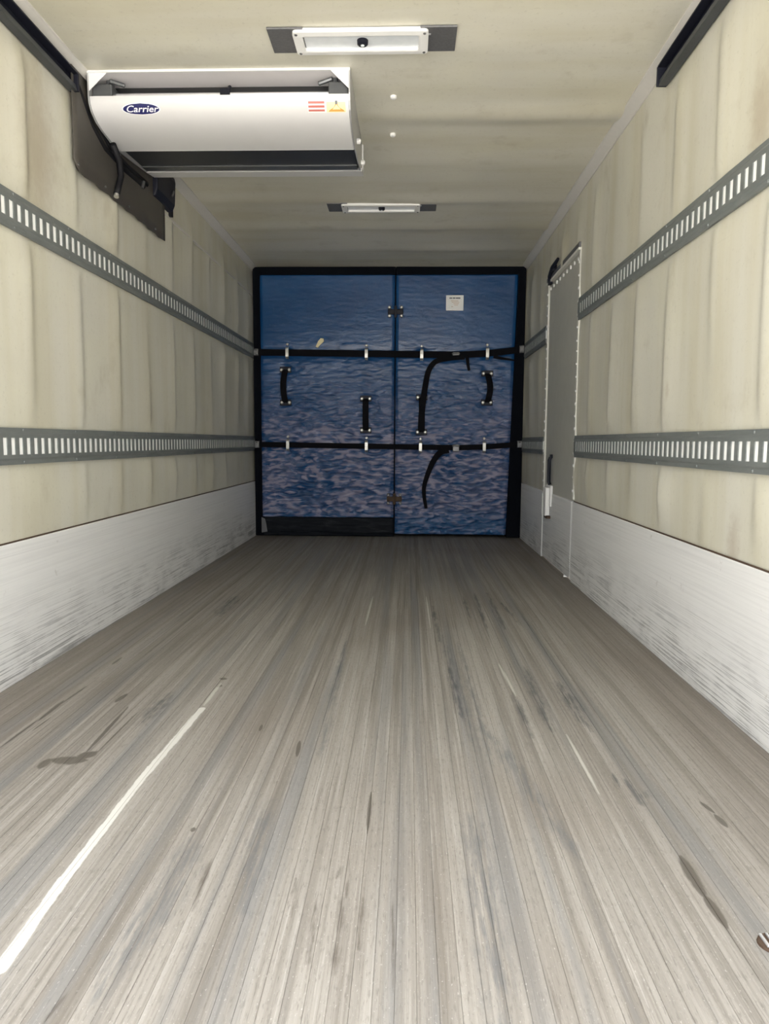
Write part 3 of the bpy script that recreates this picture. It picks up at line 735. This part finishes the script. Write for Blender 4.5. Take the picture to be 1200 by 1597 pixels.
# black foam seals
XLm, XRm = XL+.012, XR-.012
mb = MB(); mb.prism([(XLm, BY-.012, .005), (xl0+.006, BY-.012, .005), (xl0+.002, BY-.012, ZT), (XM, BY-.012, ZT), (XM, BY-.012, ZC-.012), (XLm, BY-.012, ZC-.012)], (0, .10, 0)); mb.build('edge_seal', FOAM, PL, .006)
mb = MB(); mb.prism([(XRm, BY-.012, .005), (xr1-.060, BY-.012, .005), (xr1+.002, BY-.012, ZT), (XM+.003, BY-.012, ZT), (XM+.003, BY-.012, ZC-.012), (XRm, BY-.012, ZC-.012)], (0, .10, 0)); mb.build('edge_seal', FOAM, PR, .006)
MB().box((XM-.006, BY-.004, .04), (XM+.002, BY+.06, ZT)).build('centre_seal', FOAM, PL)
# black flap under the left half
mb = MB(); nx = 60; nz = 12; vv = []
for j in range(nz+1):
    z = .006+(zlb-.004-.006)*j/nz
    for i in range(nx+1):
        x = xl0+.005+(XM-.01-xl0)*i/nx
        b = .016*math.exp(-((z-.055-.01*math.sin(x*5))/.016)**2)
        vv.append((x, BY-.004-b-.006*noise.noise(Vector((x*8, z*30, 1))), z))
mb.v = vv; mb.f = [(j*(nx+1)+i, j*(nx+1)+i+1, (j+1)*(nx+1)+i+1, (j+1)*(nx+1)+i) for j in range(nz) for i in range(nx)]
o = mb.build('bottom_flap', FLAP, PL, smooth=True); sd_ = o.modifiers.new('thickness', 'SOLIDIFY'); sd_.thickness = .006; sd_.offset = 0
q = bp(413, 818); mb = MB(); mb.prism([(q.x-.022, BY-.028, q.z-.07), (q.x+.03, BY-.028, q.z-.06), (q.x+.018, BY-.028, q.z+.02), (q.x+.008, BY-.028, q.z+.055), (q.x-.022, BY-.028, q.z+.07)], (0, .004, 0))
mb.build('worn_patch', PLATEG, PL, .002)
# handles
for hi, (u, a, b) in enumerate(handles):
    P_ = PL if hi < 2 else PR; q0, q1 = bp(u, a), bp(u, b)
    bow = {0: .012, 1: 0, 2: 0, 3: -.020}[hi] if True else 0
    path = []
    for i in range(13):
        f = i/12; path.append((q0.x+(q1.x-q0.x)*f-bow*math.sin(math.pi*f), BY-.022-.040*math.sin(math.pi*f)**.7, q0.z+(q1.z-q0.z)*f))
    h = MB().ribbon(path, (1, 0, 0), .052, .006, (0, 1, 0)).build('handle', WEB, P_)
    for zz in (q0.z, q1.z):
        MB().box((q0.x-.050, BY-.018, zz-.026), (q0.x+.050, BY-.012, zz+.026)).build('handle_plate', BLACKM, h, .004)
        for s in (-1, 1): MB().tube([(q0.x+s*.034, BY-.016, zz), (q0.x+s*.034, BY-.028, zz), (q0.x+s*.034, BY-.032, zz)], [.015, .014, .008], 12).build('bolt', STEEL, h)
# clips that hold the straps
for s, lst in ((1, clips_u), (0, clips_l)):
    for i, u in enumerate(lst):
        q = bp(u, 552 if s else 696); zc_ = strapz(q.x, s); P_ = PL if i < 2 else PR
        path = [(q.x, BY-.006, zc_+.052), (q.x, BY-.030, zc_+.046), (q.x, BY-.040, zc_+.034), (q.x, BY-.042, zc_), (q.x, BY-.040, zc_-.034), (q.x, BY-.030, zc_-.046), (q.x, BY-.006, zc_-.052)]
        lp = MB().ribbon(path, (1, 0, 0), .026, .004, (0, 1, 0)).build('strap_loop', STEEL, P_, .0015)
        MB().tube([(q.x, BY+.004, zc_+.072), (q.x, BY-.020, zc_+.072), (q.x, BY-.024, zc_+.072)], [.013, .012, .007], 10).build('bolt', STEEL, lp)
# hinges across the centre seam
for v in (487, 778):
    q = bp(616, v); h = thing('hinge_clamp', '%s black clamp with four bolts joining the two blue halves at the centre seam' % ('upper' if v < 600 else 'lower'), 'clamp', (XM, BY-.02, q.z), 'clamps on the centre seam')
    mb = MB(); mb.box((XM-.066, BY-.030, q.z-.022), (XM+.066, BY-.018, q.z+.022)); mb.box((XM-.012, BY-.034, q.z-.05), (XM+.012, BY-.016, q.z+.05)); mb.build('plate', BLACKM if v < 600 else RUST, h, .004)
    for sx_ in (-1, 1):
        for sz_ in (-1, 1):
            MB().tube([(XM+sx_*.052, BY-.012, q.z+sz_*.036), (XM+sx_*.052, BY-.034, q.z+sz_*.036), (XM+sx_*.052, BY-.040, q.z+sz_*.036)], [.015, .014, .008], 12).build('bolt', STEEL if v < 600 else STEELD, h)
# white label
q0, q1 = bp(696, 461), bp(723, 485)
y_ = BY-.020
lbl = MB().box((q0.x, y_, q1.z), (q1.x, BY-.010, q0.z)).build('label_plate', WHITE, PR, .003)
cx_ = (q0.x+q1.x)/2; hw = (q1.x-q0.x)/2
mb = MB()
for i, (a, b) in enumerate(((-.62, -.30), (-.24, .05), (.10, .62))): mb.box((cx_+hw*a, y_-.0012, q0.z-.030), (cx_+hw*b, y_-.0002, q0.z-.020))
mb.build('label_heading', INK, lbl)
mb = MB()
for i, (a, b, dz) in enumerate(((-.45, .40, .046), (-.35, .50, .058), (-.15, .45, .070), (-.05, .35, .082), (-.4, -.2, .095))): mb.box((cx_+hw*a, y_-.0012, q0.z-dz-.004), (cx_+hw*b, y_-.0002, q0.z-dz))
mb.build('label_lines', TANP, lbl)
# small torn patch
q = bp(499, 535); mb = MB(); mb.prism([(q.x-.035, BY-.019, q.z-.035), (q.x-.015, BY-.019, q.z-.042), (q.x+.012, BY-.019, q.z-.012), (q.x+.038, BY-.019, q.z+.012), (q.x+.036, BY-.019, q.z+.036), (q.x+.010, BY-.019, q.z+.040), (q.x-.012, BY-.019, q.z+.015)], (0, .008, 0))
mb.build('torn_patch', YELLOW, PL, .002)
# straps
for s, lab in ((1, 'black webbing strap across the bulkhead, upper of the two, ending in wall fittings'), (0, 'black webbing strap across the bulkhead, lower of the two, ending in wall fittings')):
    t = thing('cargo_strap', lab, 'strap', ((XL+XR)/2, BY-.035, strapz(0, s)), 'black straps across the bulkhead')
    path = []
    a, b = XL+.045, XR-.045
    for i in range(41):
        x = a+(b-a)*i/40; path.append((x, BY-.030, strapz(x, s)))
    MB().ribbon(path, (0, 0, 1), .056 if s else .046, .005, (0, 1, 0)).build('webbing', WEB, t)
    for X, sg in ((XL, 1), (XR, -1)):
        zz = strapz(X+sg*.045, s)
        mb = MB(); mb.box((X+sg*.020, BY-.056, zz-.030), (X+sg*.060, BY-.014, zz+.030)); mb.tube([(X+sg*.042, BY-.060, zz+.022), (X+sg*.042, BY-.070, zz+.018)], .009, 8); mb.tube([(X+sg*.042, BY-.060, zz-.022), (X+sg*.042, BY-.070, zz-.022)], .009, 8)
        mb.build('end_fitting', STEELD, t, .004)
    q = bp(711, 556 if s else 699)
    mb = MB(); mb.box((q.x-.028, BY-.052, q.z-.028), (q.x+.028, BY-.030, q.z+.032)); mb.tube([(q.x-.034, BY-.048, q.z+.02), (q.x+.034, BY-.048, q.z+.02)], .008, 8); mb.build('buckle', STEELD, t, .004)
    def tail(pix, w_, nm='strap_tail'):
        path = [bp(u, v, BY-.055) for u, v in pix]
        P2 = []
        for i in range(len(path)-1):      # smooth subdivision
            p0, p1, p2, p3 = path[max(i-1, 0)], path[i], path[i+1], path[min(i+2, len(path)-1)]
            for k in range(5):
                f = k/5; P2.append(.5*((2*p1)+(p2-p0)*f+(2*p0-5*p1+4*p2-p3)*f*f+(3*p1-p0-3*p2+p3)*f**3))
        P2.append(path[-1]); n_ = len(P2)
        W_ = [w_[0]+(w_[1]-w_[0])*i/(n_-1) for i in range(n_)]
        MB().ribbon([tuple(p_) for p_ in P2], None, W_, .004, (0, 1, 0)).build(nm, WEB, t)
    if s:
        tail([(725, 557), (700, 559), (680, 564), (669, 578), (664, 600), (661, 620), (658, 645), (657, 672)], (.040, .056))
        tail([(729, 556), (730, 567), (732, 578)], (.030, .022)); tail([(770, 556), (784, 559), (803, 562)], (.03, .012))
    else:
        tail([(700, 701), (688, 705), (677, 718), (668, 738), (662, 758), (662, 775), (665, 793)], (.060, .026))

# ------------------------------------------------------------ small things on the floor
q = at(1196, 1470, 2, .004)
t = thing('floor_ring', 'small dark rusty fitting on the floor at the right edge of the photo', 'floor fitting', (q.x+.01, q.y, 0))
mb = MB(); mb.tube([(q.x+.012, q.y, .0003), (q.x+.012, q.y, .004), (q.x+.012, q.y, .006)], [.026, .025, .019], 20); mb.build('dish', RUST, t)
MB().box((q.x-.006, q.y-.016, .006), (q.x-.001, q.y+.016, .010)).build('bar', ALU, t, .001); MB().box((q.x+.006, q.y-.018, .006), (q.x+.010, q.y+.018, .010)).build('bar', ALU, t, .001)
q = fl(883, 899)
tag(MB().prism([(q[0]-.02, q[1]-.02, .001), (q[0]+.015, q[1]-.025, .001), (q[0]+.025, q[1]+.01, .001), (q[0]-.01, q[1]+.02, .001)], (0, 0, .008)).build('wood_chip', WHITE), 'tiny pale chip on the floor at the foot of the side door', 'debris')
